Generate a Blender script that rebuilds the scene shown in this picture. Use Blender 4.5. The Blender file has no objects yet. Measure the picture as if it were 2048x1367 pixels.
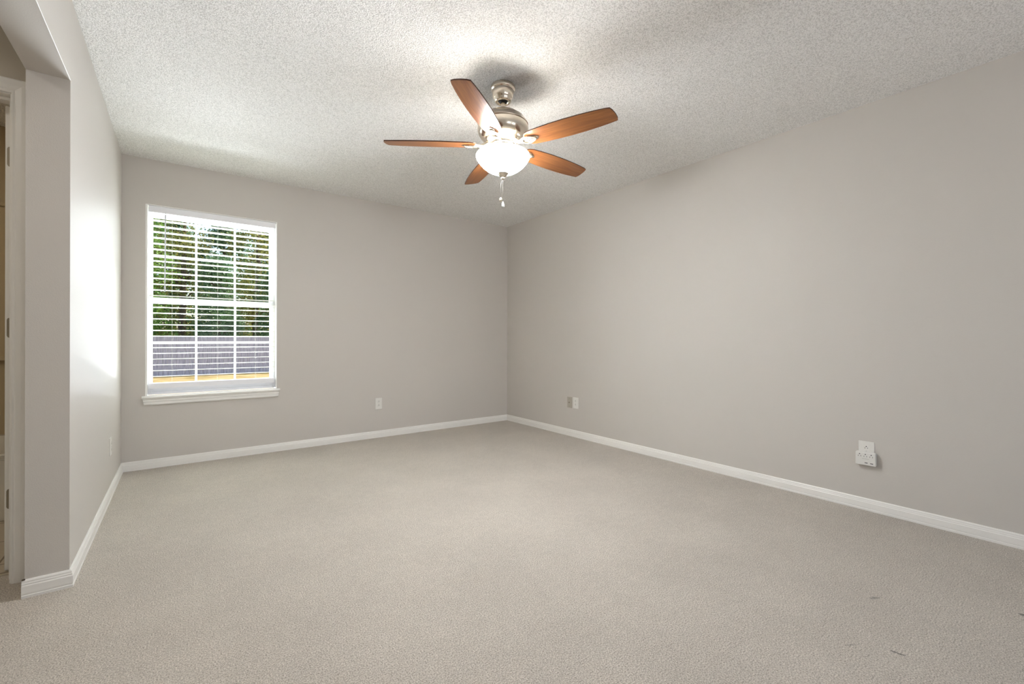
import bpy, bmesh, math, random
from mathutils import Vector, Matrix, noise

# ------------------------------------------------------------------ set-up
C = bpy.context.scene.collection
SC = bpy.context.scene
PI = math.pi

# room measures (metres; camera stands at x = 0, y = 0)
XL, XR, YB, H = -0.3693, 3.2966, 4.4976, 2.44        # left, right, window wall, ceiling
YP, TW, ZH = 2.5538, 0.1265, 2.0911                  # opening edge, left wall thickness, header height
YD = 2.735                                           # bathroom door wall
YR = -2.0                                            # wall behind the camera
CAM_Z, YAW, PITCH, ROLL, FPX = 1.0251, 0.6436, 0.0009, -0.0013, 881.03

def make_camera():
    cd = bpy.data.cameras.new('camera')
    co = bpy.data.objects.new('camera', cd)
    C.objects.link(co)
    right = Vector((math.cos(YAW), -math.sin(YAW), 0))
    fwd = Vector((math.sin(YAW), math.cos(YAW), 0))
    up = Vector((0, 0, 1))
    f3 = math.cos(PITCH) * fwd + math.sin(PITCH) * up
    u0 = -math.sin(PITCH) * fwd + math.cos(PITCH) * up
    r3 = math.cos(ROLL) * right - math.sin(ROLL) * u0
    u3 = math.sin(ROLL) * right + math.cos(ROLL) * u0
    m = Matrix((r3, u3, -f3)).transposed().to_4x4()
    m.translation = (0, 0, CAM_Z)
    co.matrix_world = m
    cd.sensor_width = 36.0
    cd.lens = FPX / 2048 * 36.0
    cd.shift_y = -(683.5 - 676.52) / 2048
    cd.clip_start = 0.05
    cd.clip_end = 300
    SC.camera = co

make_camera()

# world: hazy daylight sky
SKY = 0.36
w = bpy.data.worlds.new('sky'); SC.world = w; w.use_nodes = True
nt = w.node_tree; nt.nodes.clear()
wo = nt.nodes.new('ShaderNodeOutputWorld'); bg = nt.nodes.new('ShaderNodeBackground')
sky = nt.nodes.new('ShaderNodeTexSky'); sky.sky_type = 'NISHITA'
sky.sun_disc = False; sky.sun_elevation = math.radians(48); sky.sun_rotation = math.radians(75)
sky.air_density = 1.2; sky.dust_density = 2.5; sky.ozone_density = 1.0
nt.links.new(sky.outputs[0], bg.inputs[0]); bg.inputs[1].default_value = SKY
nt.links.new(bg.outputs[0], wo.inputs[0])

def add_light(name, kind, energy, color, loc, rot=(0, 0, 0), **kw):
    l = bpy.data.lights.new(name, kind); l.energy = energy; l.color = color
    for k, v in kw.items():
        setattr(l, k, v)
    o = bpy.data.objects.new(name, l); C.objects.link(o); o.location = loc; o.rotation_euler = rot
    return o

# sun high over the yard, from the right and slightly beyond the trees
sun = add_light('sun', 'SUN', 11.0, (1, 0.93, 0.80), (10, 20, 20), angle=math.radians(1.0))
sun.rotation_euler = Vector((-0.62, -0.22, -0.95)).to_track_quat('-Z', 'Y').to_euler()
# the window on the far wall: sampling portal for the sky
pl = add_light('window_portal', 'AREA', 1.0, (1, 1, 1), (0.234, YB + 0.20, 1.335), (-PI / 2, 0, 0), shape='RECTANGLE', size=0.92, size_y=1.5)
pl.data.cycles.is_portal = True
# fill lamps added at two made-up openings in the wall behind the camera
REAR = 1.5
for x in (0.75, 2.35):
    add_light('rear_fill_light', 'AREA', REAR, (0.95, 0.97, 1.0), (x, YR - 0.10, 1.40), (PI / 2, 0, 0), shape='RECTANGLE', size=0.86, size_y=1.4)
# more added fill lamps there, tilted up to brighten the ceiling
for x in (0.75, 2.35):
    add_light('rear_up_fill_light', 'AREA', 12.5, (0.94, 0.955, 1.0), (x, YR - 0.12, 1.10), (PI / 2 + 0.95, 0, 0), shape='RECTANGLE', size=0.86, size_y=1.0)
add_light('yard_fill_light', 'AREA', 1400.0, (0.905, 0.94, 1.0), (0.45, YB + 2.3, -0.30), (-PI / 2 - 0.80, 0, 0), shape='RECTANGLE', size=2.4, size_y=1.6)  # unseen lamp added on the lawn, standing in for bounce to lift the ceiling
# daylight entering by the room's window between the slats
add_light('window_daylight', 'AREA', 24.0, (0.84, 0.92, 1.0), (0.234, YB + 0.19, 1.32), (-PI / 2, 0, 0), shape='RECTANGLE', size=0.90, size_y=1.48)
# unseen lamp added to brighten the small hall on the left
add_light('hall_fill_light', 'AREA', 5.5, (1.0, 0.95, 0.87), (-1.15, 1.7, 2.40), (0, 0, 0), shape='DISK', size=0.3)

vs = SC.view_settings
vs.view_transform = 'Standard'; vs.look = 'None'; vs.gamma = 1; vs.use_curve_mapping = False
vs.exposure = 0.0
SC.cycles.use_denoising = True
SC.cycles.denoiser = 'OPENIMAGEDENOISE'
SC.cycles.max_bounces = 10; SC.cycles.diffuse_bounces = 6; SC.cycles.transparent_max_bounces = 12
SC.cycles.sample_clamp_indirect = 25.0
SC.cycles.caustics_reflective = False; SC.cycles.caustics_refractive = False

# ------------------------------------------------------------------ materials
def lin(c):
    return tuple(((v / 255) / 12.92 if v / 255 <= 0.04045 else ((v / 255 + 0.055) / 1.055) ** 2.4) for v in c)

class NT:
    def __init__(s, name):
        s.m = bpy.data.materials.new(name); s.m.use_nodes = True
        s.t = s.m.node_tree; s.t.nodes.clear()
        s.out = s.n('ShaderNodeOutputMaterial')
    def n(s, typ, **kw):
        nd = s.t.nodes.new(typ)
        for k, v in kw.items():
            if k.startswith('i_'):
                nd.inputs[k[2:].replace('_', ' ')].default_value = v
            else:
                setattr(nd, k, v)
        return nd
    def l(s, a, b):
        s.t.links.new(a, b)

def principled(name, col, rough=0.5, metal=0.0, spec=0.5, **kw):
    T = NT(name)
    b = T.n('ShaderNodeBsdfPrincipled')
    b.inputs['Base Color'].default_value = (*lin(col), 1)
    b.inputs['Roughness'].default_value = rough
    b.inputs['Metallic'].default_value = metal
    b.inputs['Specular IOR Level'].default_value = spec
    for k, v in kw.items():
        b.inputs[k].default_value = v
    T.l(b.outputs[0], T.out.inputs[0])
    return T, b

def bumped(T, b, scale, dist, strength=1.0, detail=2.0, kind='noise', stretch=None):
    tc = T.n('ShaderNodeTexCoord'); src = tc.outputs['Object']
    if stretch:
        mp = T.n('ShaderNodeMapping'); mp.inputs['Scale'].default_value = stretch
        T.l(src, mp.inputs[0]); src = mp.outputs[0]
    if kind == 'noise':
        n = T.n('ShaderNodeTexNoise'); n.inputs['Scale'].default_value = scale; n.inputs['Detail'].default_value = detail
        o = n.outputs[0]
    else:
        n = T.n('ShaderNodeTexVoronoi'); n.inputs['Scale'].default_value = scale; o = n.outputs['Distance']
    T.l(src, n.inputs['Vector'])
    bp = T.n('ShaderNodeBump'); bp.inputs['Distance'].default_value = dist; bp.inputs['Strength'].default_value = strength
    T.l(o, bp.inputs['Height']); T.l(bp.outputs[0], b.inputs['Normal'])
    return n, bp

M = {}
T, b = principled('wall_paint_greige', (204, 199, 193), 0.48, spec=0.16); bumped(T, b, 220, 0.0006, 0.6); M['wall'] = T.m
T, b = principled('hall_paint', (194, 186, 172), 0.5, spec=0.3); bumped(T, b, 220, 0.0006, 0.6); M['hall'] = T.m
T, b = principled('bathroom_paint', (186, 170, 140), 0.6, spec=0.3); M['bath_wall'] = T.m
T, b = principled('white_trim_paint', (238, 236, 232), 0.35, spec=0.4); bumped(T, b, 60, 0.0003, 0.4); M['trim'] = T.m
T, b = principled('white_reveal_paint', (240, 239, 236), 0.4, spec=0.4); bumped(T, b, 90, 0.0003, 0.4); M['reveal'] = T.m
T, b = principled('vinyl_window', (242, 242, 246), 0.3, spec=0.5); bumped(T, b, 150, 0.0001, 0.3); M['vinyl'] = T.m
T, b = principled('plate_white', (228, 226, 221), 0.3, spec=0.5); bumped(T, b, 300, 0.0001, 0.2); M['plate'] = T.m
T, b = principled('plate_dull_white', (205, 203, 197), 0.35, spec=0.5); M['plate2'] = T.m  # slightly darker white for screws and cord plugs
T, b = principled('plate_greige', (176, 169, 157), 0.4, spec=0.5); bumped(T, b, 300, 0.0001, 0.2); M['greige_plate'] = T.m
T, b = principled('slot_dark', (30, 28, 26), 0.6); M['slot'] = T.m
T, b = principled('caulk_gap', (70, 58, 46), 0.9); M['gap'] = T.m
T, b = principled('usb_print_grey', (150, 148, 144), 0.6); M['print'] = T.m
T, b = principled('pull_chain_metal', (150, 146, 138), 0.5); M['chain'] = T.m
T, b = principled('brushed_nickel', (228, 218, 203), 0.22, metal=1.0); bumped(T, b, 40, 0.0002, 0.3, stretch=(1, 1, 12)); M['nickel'] = T.m
T, b = principled('hinge_metal', (150, 140, 124), 0.45, metal=0.6); M['hinge'] = T.m
T, b = principled('porcelain', (222, 218, 208), 0.15, spec=0.6); M['porcelain'] = T.m
T, b = principled('clear_acrylic', (235, 235, 230), 0.15, spec=0.6); b.inputs['Transmission Weight'].default_value = 0.35; M['acrylic'] = T.m
T, b = principled('wand_plastic', (196, 197, 200), 0.2, spec=0.6); M['wand'] = T.m

# blind slats: white faux wood that lets a little light through
T, b = principled('blind_slat', (232, 232, 224), 0.35, spec=0.4)
tr = T.n('ShaderNodeBsdfTranslucent'); tr.inputs[0].default_value = (0.93, 0.94, 0.86, 1)
mx = T.n('ShaderNodeMixShader'); mx.inputs[0].default_value = 0.25
T.l(b.outputs[0], mx.inputs[1]); T.l(tr.outputs[0], mx.inputs[2]); T.l(mx.outputs[0], T.out.inputs[0]); M['slat'] = T.m

# thin window glass
T = NT('window_glass')
t1 = T.n('ShaderNodeBsdfTransparent'); t1.inputs[0].default_value = (0.97, 0.985, 0.98, 1)
g1 = T.n('ShaderNodeBsdfGlossy'); g1.inputs['Roughness'].default_value = 0.02
fr = T.n('ShaderNodeFresnel'); fr.inputs[0].default_value = 1.12
mx = T.n('ShaderNodeMixShader'); T.l(fr.outputs[0], mx.inputs[0]); T.l(t1.outputs[0], mx.inputs[1]); T.l(g1.outputs[0], mx.inputs[2]); T.l(mx.outputs[0], T.out.inputs[0])
M['glass'] = T.m

# popcorn ceiling
T, b = principled('popcorn_ceiling', (246, 245, 243), 0.9, spec=0.1)
tc = T.n('ShaderNodeTexCoord')
n1 = T.n('ShaderNodeTexNoise'); n1.inputs['Scale'].default_value = 125; n1.inputs['Detail'].default_value = 3; n1.inputs['Roughness'].default_value = 0.6
n2 = T.n('ShaderNodeTexVoronoi'); n2.inputs['Scale'].default_value = 160
n3 = T.n('ShaderNodeTexNoise'); n3.inputs['Scale'].default_value = 9; n3.inputs['Detail'].default_value = 2
for n in (n1, n2, n3): T.l(tc.outputs['Object'], n.inputs['Vector'])
ma = T.n('ShaderNodeMath', operation='SUBTRACT'); T.l(n1.outputs[0], ma.inputs[0])
mm = T.n('ShaderNodeMath', operation='MULTIPLY'); T.l(n2.outputs['Distance'], mm.inputs[0]); mm.inputs[1].default_value = 0.35
T.l(mm.outputs[0], ma.inputs[1])
md = T.n('ShaderNodeMath', operation='MULTIPLY'); T.l(ma.outputs[0], md.inputs[0])
mr = T.n('ShaderNodeMapRange'); T.l(n3.outputs[0], mr.inputs[0]); mr.inputs[1].default_value = 0.3; mr.inputs[2].default_value = 0.7; mr.inputs[3].default_value = 0.85; mr.inputs[4].default_value = 1.1
T.l(mr.outputs[0], md.inputs[1])
bp = T.n('ShaderNodeBump'); bp.inputs['Distance'].default_value = 0.009; bp.inputs['Strength'].default_value = 0.8
# darker speckle in the base colour, standing in for shade in the popcorn pits
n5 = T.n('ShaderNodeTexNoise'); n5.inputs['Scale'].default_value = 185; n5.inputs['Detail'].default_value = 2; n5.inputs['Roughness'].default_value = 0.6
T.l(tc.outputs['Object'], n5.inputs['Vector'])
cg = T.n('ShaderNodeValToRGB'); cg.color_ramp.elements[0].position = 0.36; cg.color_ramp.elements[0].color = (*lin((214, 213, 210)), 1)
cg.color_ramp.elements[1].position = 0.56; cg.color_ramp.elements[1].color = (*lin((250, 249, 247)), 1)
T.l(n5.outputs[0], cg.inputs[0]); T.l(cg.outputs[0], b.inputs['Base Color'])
T.l(md.outputs[0], bp.inputs['Height']); T.l(bp.outputs[0], b.inputs['Normal'])
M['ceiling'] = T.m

# cut pile carpet: tuft bump, fine speckle, wide wear, three small dark marks
T, b = principled('beige_carpet', (190, 183, 172), 0.95, spec=0.05)
b.inputs['Sheen Weight'].default_value = 0.15; b.inputs['Sheen Roughness'].default_value = 0.6
tc = T.n('ShaderNodeTexCoord')
na = T.n('ShaderNodeTexNoise'); na.inputs['Scale'].default_value = 215; na.inputs['Detail'].default_value = 3; na.inputs['Roughness'].default_value = 0.65
nb = T.n('ShaderNodeTexNoise'); nb.inputs['Scale'].default_value = 2.2; nb.inputs['Detail'].default_value = 4; nb.inputs['Roughness'].default_value = 0.6
nc = T.n('ShaderNodeTexNoise'); nc.inputs['Scale'].default_value = 28; nc.inputs['Detail'].default_value = 3
for n in (na, nb, nc): T.l(tc.outputs['Object'], n.inputs['Vector'])
cr = T.n('ShaderNodeValToRGB'); cr.color_ramp.elements[0].position = 0.30; cr.color_ramp.elements[0].color = (*lin((132, 123, 110)), 1)
cr.color_ramp.elements[1].position = 0.62; cr.color_ramp.elements[1].color = (*lin((222, 214, 203)), 1)
T.l(na.outputs[0], cr.inputs[0])
def mult(T, colsock, facsock, lo, hi):
    r = T.n('ShaderNodeMapRange'); T.l(facsock, r.inputs[0]); r.inputs[1].default_value = 0.35; r.inputs[2].default_value = 0.65; r.inputs[3].default_value = lo; r.inputs[4].default_value = hi
    x = T.n('ShaderNodeMix', data_type='RGBA', blend_type='MULTIPLY'); x.inputs[0].default_value = 1
    T.l(colsock, x.inputs[6]); T.l(r.outputs[0], x.inputs[7]); return x.outputs[2]
c = mult(T, cr.outputs[0], nb.outputs[0], 0.95, 1.04)
c = mult(T, c, nc.outputs[0], 0.96, 1.03)
for (x, y, rx, ry, ang, dk) in ((1.875, 0.394, 0.006, 0.022, 0.25, 0.35), (2.200, 0.535, 0.008, 0.030, 1.1, 0.6), (2.51, 0.172, 0.010, 0.012, 0.3, 0.35), (1.80, 0.50, 0.005, 0.03, 1.0, 0.75)):
    mp = T.n('ShaderNodeMapping', vector_type='TEXTURE'); mp.inputs['Location'].default_value = (x, y, 0); mp.inputs['Rotation'].default_value = (0, 0, ang); mp.inputs['Scale'].default_value = (rx, ry, 1)
    wn = T.n('ShaderNodeTexNoise'); wn.inputs['Scale'].default_value = 90
    T.l(tc.outputs['Object'], wn.inputs['Vector']); T.l(tc.outputs['Object'], mp.inputs[0])
    ln = T.n('ShaderNodeVectorMath', operation='LENGTH'); T.l(mp.outputs[0], ln.inputs[0])
    ad = T.n('ShaderNodeMath', operation='ADD'); T.l(ln.outputs['Value'], ad.inputs[0])
    sc_ = T.n('ShaderNodeMath', operation='MULTIPLY'); T.l(wn.outputs[0], sc_.inputs[0]); sc_.inputs[1].default_value = 1.6; T.l(sc_.outputs[0], ad.inputs[1])
    r = T.n('ShaderNodeMapRange'); T.l(ad.outputs[0], r.inputs[0]); r.inputs[1].default_value = 1.2; r.inputs[2].default_value = 1.9; r.inputs[3].default_value = dk; r.inputs[4].default_value = 1.0
    x_ = T.n('ShaderNodeMix', data_type='RGBA', blend_type='MULTIPLY'); x_.inputs[0].default_value = 1; T.l(c, x_.inputs[6]); T.l(r.outputs[0], x_.inputs[7]); c = x_.outputs[2]
T.l(c, b.inputs['Base Color'])
bp = T.n('ShaderNodeBump'); bp.inputs['Distance'].default_value = 0.006; bp.inputs['Strength'].default_value = 0.9
T.l(na.outputs[0], bp.inputs['Height']); T.l(bp.outputs[0], b.inputs['Normal'])
M['carpet'] = T.m

# bathroom floor tile
T, b = principled('bathroom_tile', (190, 180, 162), 0.35)
tc = T.n('ShaderNodeTexCoord'); br = T.n('ShaderNodeTexBrick'); br.offset = 0; br.inputs['Scale'].default_value = 1
br.inputs['Brick Width'].default_value = 0.33; br.inputs['Row Height'].default_value = 0.33; br.inputs['Mortar Size'].default_value = 0.004
br.inputs['Color1'].default_value = (*lin((192, 182, 164)), 1); br.inputs['Color2'].default_value = (*lin((186, 176, 158)), 1); br.inputs['Mortar'].default_value = (*lin((110, 98, 80)), 1)
T.l(tc.outputs['Object'], br.inputs[0]); T.l(br.outputs[0], b.inputs['Base Color']); M['tile'] = T.m

# cherry wood of the fan blades: grain runs along local X
T, b = principled('cherry_wood', (150, 82, 38), 0.33, spec=0.45)
tc = T.n('ShaderNodeTexCoord'); mp = T.n('ShaderNodeMapping'); mp.inputs['Scale'].default_value = (2.2, 34, 6)
T.l(tc.outputs['Object'], mp.inputs[0])
n = T.n('ShaderNodeTexNoise'); n.inputs['Scale'].default_value = 2.0; n.inputs['Detail'].default_value = 6; n.inputs['Roughness'].default_value = 0.6; n.inputs['Distortion'].default_value = 0.6
T.l(mp.outputs[0], n.inputs['Vector'])
cr = T.n('ShaderNodeValToRGB'); cr.color_ramp.elements[0].position = 0.3; cr.color_ramp.elements[0].color = (*lin((104, 58, 28)), 1)
cr.color_ramp.elements[1].position = 0.7; cr.color_ramp.elements[1].color = (*lin((142, 92, 50)), 1)
T.l(n.outputs[0], cr.inputs[0]); T.l(cr.outputs[0], b.inputs['Base Color']); M['cherry'] = T.m
T, b = principled('blade_edge_dark', (70, 36, 18), 0.4); M['blade_edge'] = T.m

# frosted glass bowl, lit from inside
BOWL = 160
T, b = principled('frosted_glass_lit', (250, 244, 232), 0.35)
b.inputs['Emission Color'].default_value = (0.96, 0.976, 1.0, 1); b.inputs['Emission Strength'].default_value = BOWL
M['bowl'] = T.m
T, b = principled('frosted_glass_inside', (250, 244, 232), 0.35)
b.inputs['Emission Color'].default_value = (1.0, 0.99, 0.98, 1); b.inputs['Emission Strength'].default_value = 2.0
M['bowl_in'] = T.m
T, b = principled('bulb_lit', (255, 250, 240), 0.3)
b.inputs['Emission Color'].default_value = (1.0, 0.96, 0.88, 1); b.inputs['Emission Strength'].default_value = 8
M['bulb'] = T.m

# fence, lawn, leaves, bark, siding
T, b = principled('weathered_fence', (150, 140, 140), 0.85, spec=0.2)
tc = T.n('ShaderNodeTexCoord'); mp = T.n('ShaderNodeMapping'); mp.inputs['Scale'].default_value = (14, 1, 1.2); T.l(tc.outputs['Object'], mp.inputs[0])
n = T.n('ShaderNodeTexNoise'); n.inputs['Scale'].default_value = 2.4; n.inputs['Detail'].default_value = 6; T.l(mp.outputs[0], n.inputs['Vector'])
cr = T.n('ShaderNodeValToRGB'); cr.color_ramp.elements[0].position = 0.3; cr.color_ramp.elements[0].color = (*lin((140, 138, 152)), 1); cr.color_ramp.elements[1].position = 0.7; cr.color_ramp.elements[1].color = (*lin((190, 184, 196)), 1)
T.l(n.outputs[0], cr.inputs[0]); T.l(cr.outputs[0], b.inputs['Base Color']); M['fence'] = T.m
T, b = principled('dry_lawn', (178, 156, 98), 0.95, spec=0.05)
tc = T.n('ShaderNodeTexCoord'); n = T.n('ShaderNodeTexNoise'); n.inputs['Scale'].default_value = 1.5; n.inputs['Detail'].default_value = 9; T.l(tc.outputs['Object'], n.inputs['Vector'])
cr = T.n('ShaderNodeValToRGB'); cr.color_ramp.elements[0].position = 0.35; cr.color_ramp.elements[0].color = (*lin((114, 102, 66)), 1); cr.color_ramp.elements[1].position = 0.6; cr.color_ramp.elements[1].color = (*lin((156, 136, 102)), 1)
T.l(n.outputs[0], cr.inputs[0]); T.l(cr.outputs[0], b.inputs['Base Color']); M['lawn'] = T.m
T, b = principled('tree_bark', (104, 92, 80), 0.9, spec=0.1); bumped(T, b, 12, 0.02, 1, stretch=(6, 6, 1)); M['bark'] = T.m
T, b = principled('house_siding', (198, 190, 176), 0.8); M['siding'] = T.m
def leaf_mat(name, ca, cb_):
    T, b = principled(name, ca, 0.5, spec=0.3)
    tc = T.n('ShaderNodeTexCoord'); n = T.n('ShaderNodeTexNoise'); n.inputs['Scale'].default_value = 2.2; n.inputs['Detail'].default_value = 5
    T.l(tc.outputs['Object'], n.inputs['Vector'])
    cr = T.n('ShaderNodeValToRGB'); cr.color_ramp.elements[0].position = 0.35; cr.color_ramp.elements[0].color = (*lin(ca), 1); cr.color_ramp.elements[1].position = 0.62; cr.color_ramp.elements[1].color = (*lin(cb_), 1)
    T.l(n.outputs[0], cr.inputs[0]); T.l(cr.outputs[0], b.inputs['Base Color'])
    tr = T.n('ShaderNodeBsdfTranslucent'); T.l(cr.outputs[0], tr.inputs[0])
    mx = T.n('ShaderNodeMixShader'); mx.inputs[0].default_value = 0.35
    T.l(b.outputs[0], mx.inputs[1]); T.l(tr.outputs[0], mx.inputs[2]); T.l(mx.outputs[0], T.out.inputs[0])
    return T.m
M['leaf_bright'] = leaf_mat('leaf_bright_green', (66, 112, 44), (130, 162, 78))
M['leaf_olive'] = leaf_mat('leaf_olive', (92, 104, 46), (160, 158, 88))
M['leaf_blue'] = leaf_mat('leaf_blue_green', (68, 104, 68), (118, 146, 104))

# ------------------------------------------------------------------ mesh helpers
class MB:
    """collects geometry, then links it as one mesh object"""
    def __init__(s):
        s.bm = bmesh.new()
    def box(s, x0, x1, y0, y1, z0, z1, bev=0.0, seg=2, mi=0):
        g = bmesh.ops.create_cube(s.bm, size=1.0)
        vs_ = g['verts']
        for v in vs_:
            v.co = Vector((x0 + (v.co.x + .5) * (x1 - x0), y0 + (v.co.y + .5) * (y1 - y0), z0 + (v.co.z + .5) * (z1 - z0)))
        fs = list({f for v in vs_ for f in v.link_faces})
        for f in fs: f.material_index = mi
        if bev > 0:
            es = list({e for v in vs_ for e in v.link_edges})
            bmesh.ops.bevel(s.bm, geom=es, offset=bev, segments=seg, profile=0.5, affect='EDGES')
        return s
    def lathe(s, prof, seg=48, cx=0, cy=0, mi=0, cap=True):
        rings = []
        for r, z in prof:
            if r < 1e-6:
                rings.append([s.bm.verts.new((cx, cy, z))])
            else:
                rings.append([s.bm.verts.new((cx + r * math.cos(2 * PI * i / seg), cy + r * math.sin(2 * PI * i / seg), z)) for i in range(seg)])
        for a, b_ in zip(rings, rings[1:]):
            for i in range(seg):
                j = (i + 1) % seg
                if len(a) == 1 and len(b_) == 1: continue
                if len(a) == 1: f = s.bm.faces.new((a[0], b_[j], b_[i]))
                elif len(b_) == 1: f = s.bm.faces.new((a[i], a[j], b_[0]))
                else: f = s.bm.faces.new((a[i], a[j], b_[j], b_[i]))
                f.smooth = True; f.material_index = mi
        return s
    def tube(s, pts, r, seg=8, mi=0):
        pts = [Vector(p) for p in pts]
        rs = r if isinstance(r, (list, tuple)) else [r] * len(pts)
        rings = []
        for i, p in enumerate(pts):
            d = (pts[min(i + 1, len(pts) - 1)] - pts[max(i - 1, 0)]).normalized()
            a = d.orthogonal().normalized() if i == 0 else (pa - d * pa.dot(d)).normalized()
            pa = a
            bb = d.cross(a)
            rings.append([s.bm.verts.new(p + rs[i] * (a * math.cos(2 * PI * k / seg) + bb * math.sin(2 * PI * k / seg))) for k in range(seg)])
        for a, b_ in zip(rings, rings[1:]):
            for k in range(seg):
                f = s.bm.faces.new((a[k], a[(k + 1) % seg], b_[(k + 1) % seg], b_[k])); f.smooth = True; f.material_index = mi
        s.bm.faces.new(rings[0][::-1]); s.bm.faces.new(rings[-1])
        return s
    def prism(s, poly, fn, d0, d1, mi=0, bev=0.0):
        """extrude a closed 2D outline; fn(u, v, d) -> point"""
        a = [s.bm.verts.new(fn(u, v, d0)) for u, v in poly]
        b_ = [s.bm.verts.new(fn(u, v, d1)) for u, v in poly]
        n = len(poly); fs = [s.bm.faces.new(a[::-1]), s.bm.faces.new(b_)]
        for i in range(n):
            fs.append(s.bm.faces.new((a[i], a[(i + 1) % n], b_[(i + 1) % n], b_[i])))
        for f in fs: f.material_index = mi
        if bev > 0:
            bmesh.ops.bevel(s.bm, geom=list({e for f in fs for e in f.edges}), offset=bev, segments=2, profile=0.5, affect='EDGES')
        return s
    def build(s, name, mats, parent=None, loc=(0, 0, 0), rot=(0, 0, 0), smooth_angle=None):
        bmesh.ops.recalc_face_normals(s.bm, faces=s.bm.faces[:])
        me = bpy.data.meshes.new(name); s.bm.to_mesh(me); s.bm.free()
        for m_ in (mats if isinstance(mats, (list, tuple)) else [mats]): me.materials.append(m_)
        o = bpy.data.objects.new(name, me); C.objects.link(o)
        o.location = loc; o.rotation_euler = rot
        if parent: o.parent = parent
        return o

def empty(name, loc=(0, 0, 0), rot=(0, 0, 0)):
    o = bpy.data.objects.new(name, None); C.objects.link(o); o.location = loc; o.rotation_euler = rot
    o.empty_display_size = 0.1
    return o
def tag(o, label, cat, group=None, kind=None):
    o['label'] = label; o['category'] = cat
    if group: o['group'] = group
    if kind: o['kind'] = kind
    return o
def struct(o, label=None, cat=None):
    o['kind'] = 'structure'
    if label: o['label'] = label
    if cat: o['category'] = cat
    return o

# ------------------------------------------------------------------ shell
WT = 0.16   # outer wall thickness
# carpet and slab
f = MB().box(-1.80, XR + WT, YR - WT, YB + WT, -0.12, 0.0).build('floor', M['carpet'])
struct(f, 'beige cut-pile carpet wall to wall', 'floor')
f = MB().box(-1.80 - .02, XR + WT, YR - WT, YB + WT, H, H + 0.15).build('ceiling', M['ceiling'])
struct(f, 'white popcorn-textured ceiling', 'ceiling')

# window wall with its opening
WX0, WX1, WZ0, WZ1 = -0.2275, 0.6945, 0.570, 2.0835
poly_out = [(-1.80, -0.12), (XR + WT, -0.12), (XR + WT, H), (-1.80, H)]
def wall_with_hole(name, mat, x0, x1, z0, z1, holes, y0, y1):
    """wall slab along X from y0 to y1 with rectangular holes, as one clean grid mesh"""
    m = MB(); bm = m.bm
    xs = sorted({x0, x1, *[h[0] for h in holes], *[h[1] for h in holes]})
    zs = sorted({z0, z1, *[h[2] for h in holes], *[h[3] for h in holes]})
    V = {}
    def vt(i, j, k):
        if (i, j, k) not in V: V[(i, j, k)] = bm.verts.new((xs[i], (y0, y1)[k], zs[j]))
        return V[(i, j, k)]
    def solid(i, j):
        if i < 0 or j < 0 or i >= len(xs) - 1 or j >= len(zs) - 1: return False
        cx = (xs[i] + xs[i + 1]) / 2; cz = (zs[j] + zs[j + 1]) / 2
        return not any(h[0] < cx < h[1] and h[2] < cz < h[3] for h in holes)
    for i in range(len(xs) - 1):
        for j in range(len(zs) - 1):
            if not solid(i, j): continue
            bm.faces.new((vt(i, j, 0), vt(i + 1, j, 0), vt(i + 1, j + 1, 0), vt(i, j + 1, 0)))
            bm.faces.new((vt(i, j, 1), vt(i, j + 1, 1), vt(i + 1, j + 1, 1), vt(i + 1, j, 1)))
            if not solid(i - 1, j): bm.faces.new((vt(i, j, 0), vt(i, j + 1, 0), vt(i, j + 1, 1), vt(i, j, 1)))
            if not solid(i + 1, j): bm.faces.new((vt(i + 1, j, 0), vt(i + 1, j, 1), vt(i + 1, j + 1, 1), vt(i + 1, j + 1, 0)))
            if not solid(i, j - 1): bm.faces.new((vt(i, j, 0), vt(i, j, 1), vt(i + 1, j, 1), vt(i + 1, j, 0)))
            if not solid(i, j + 1): bm.faces.new((vt(i, j + 1, 0), vt(i + 1, j + 1, 0), vt(i + 1, j + 1, 1), vt(i, j + 1, 1)))
    return m.build(name, mat)
o = wall_with_hole('wall_back', M['wall'], XL - TW, XR + WT, 0, H, [(WX0, WX1, WZ0 - 0.018, WZ1)], YB, YB + WT)
struct(o, 'greige wall with the window', 'wall')
o = MB().box(XR, XR + WT, YR - WT, YB, 0, H).build('wall_right', M['wall']); struct(o, 'long plain greige wall on the right', 'wall')
o = wall_with_hole('wall_rear', M['wall'], -1.80, XR, 0, H, [(0.30, 1.20, 0.65, 2.15), (1.90, 2.80, 0.65, 2.15)], YR - WT, YR)  # both openings are made up, to let the rear fill lamps in
struct(o, 'greige wall behind the camera with two openings added for fill light', 'wall')

# left wall: pier + header over a wide opening, then the near part; edges softly rounded
YO = 0.85
m = MB()
prof = [(YR, 0), (YO, 0), (YO, ZH), (YP, ZH), (YP, 0), (YB, 0), (YB, H), (YR, H)]
m.prism(prof, lambda u, v, d: (d, u, v), XL - TW, XL)
o = m.build('wall_left', M['wall']); struct(o, 'greige left wall with a cased-free wide opening and header', 'wall')

# thin white strip painting the highlight on the header's lower edge
o = MB().box(XL - 0.0015, XL + 0.0012, YO, YP, ZH - 0.0012, ZH + 0.0022, .0008).build('header_edge_highlight', M['reveal']); struct(o)

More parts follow.
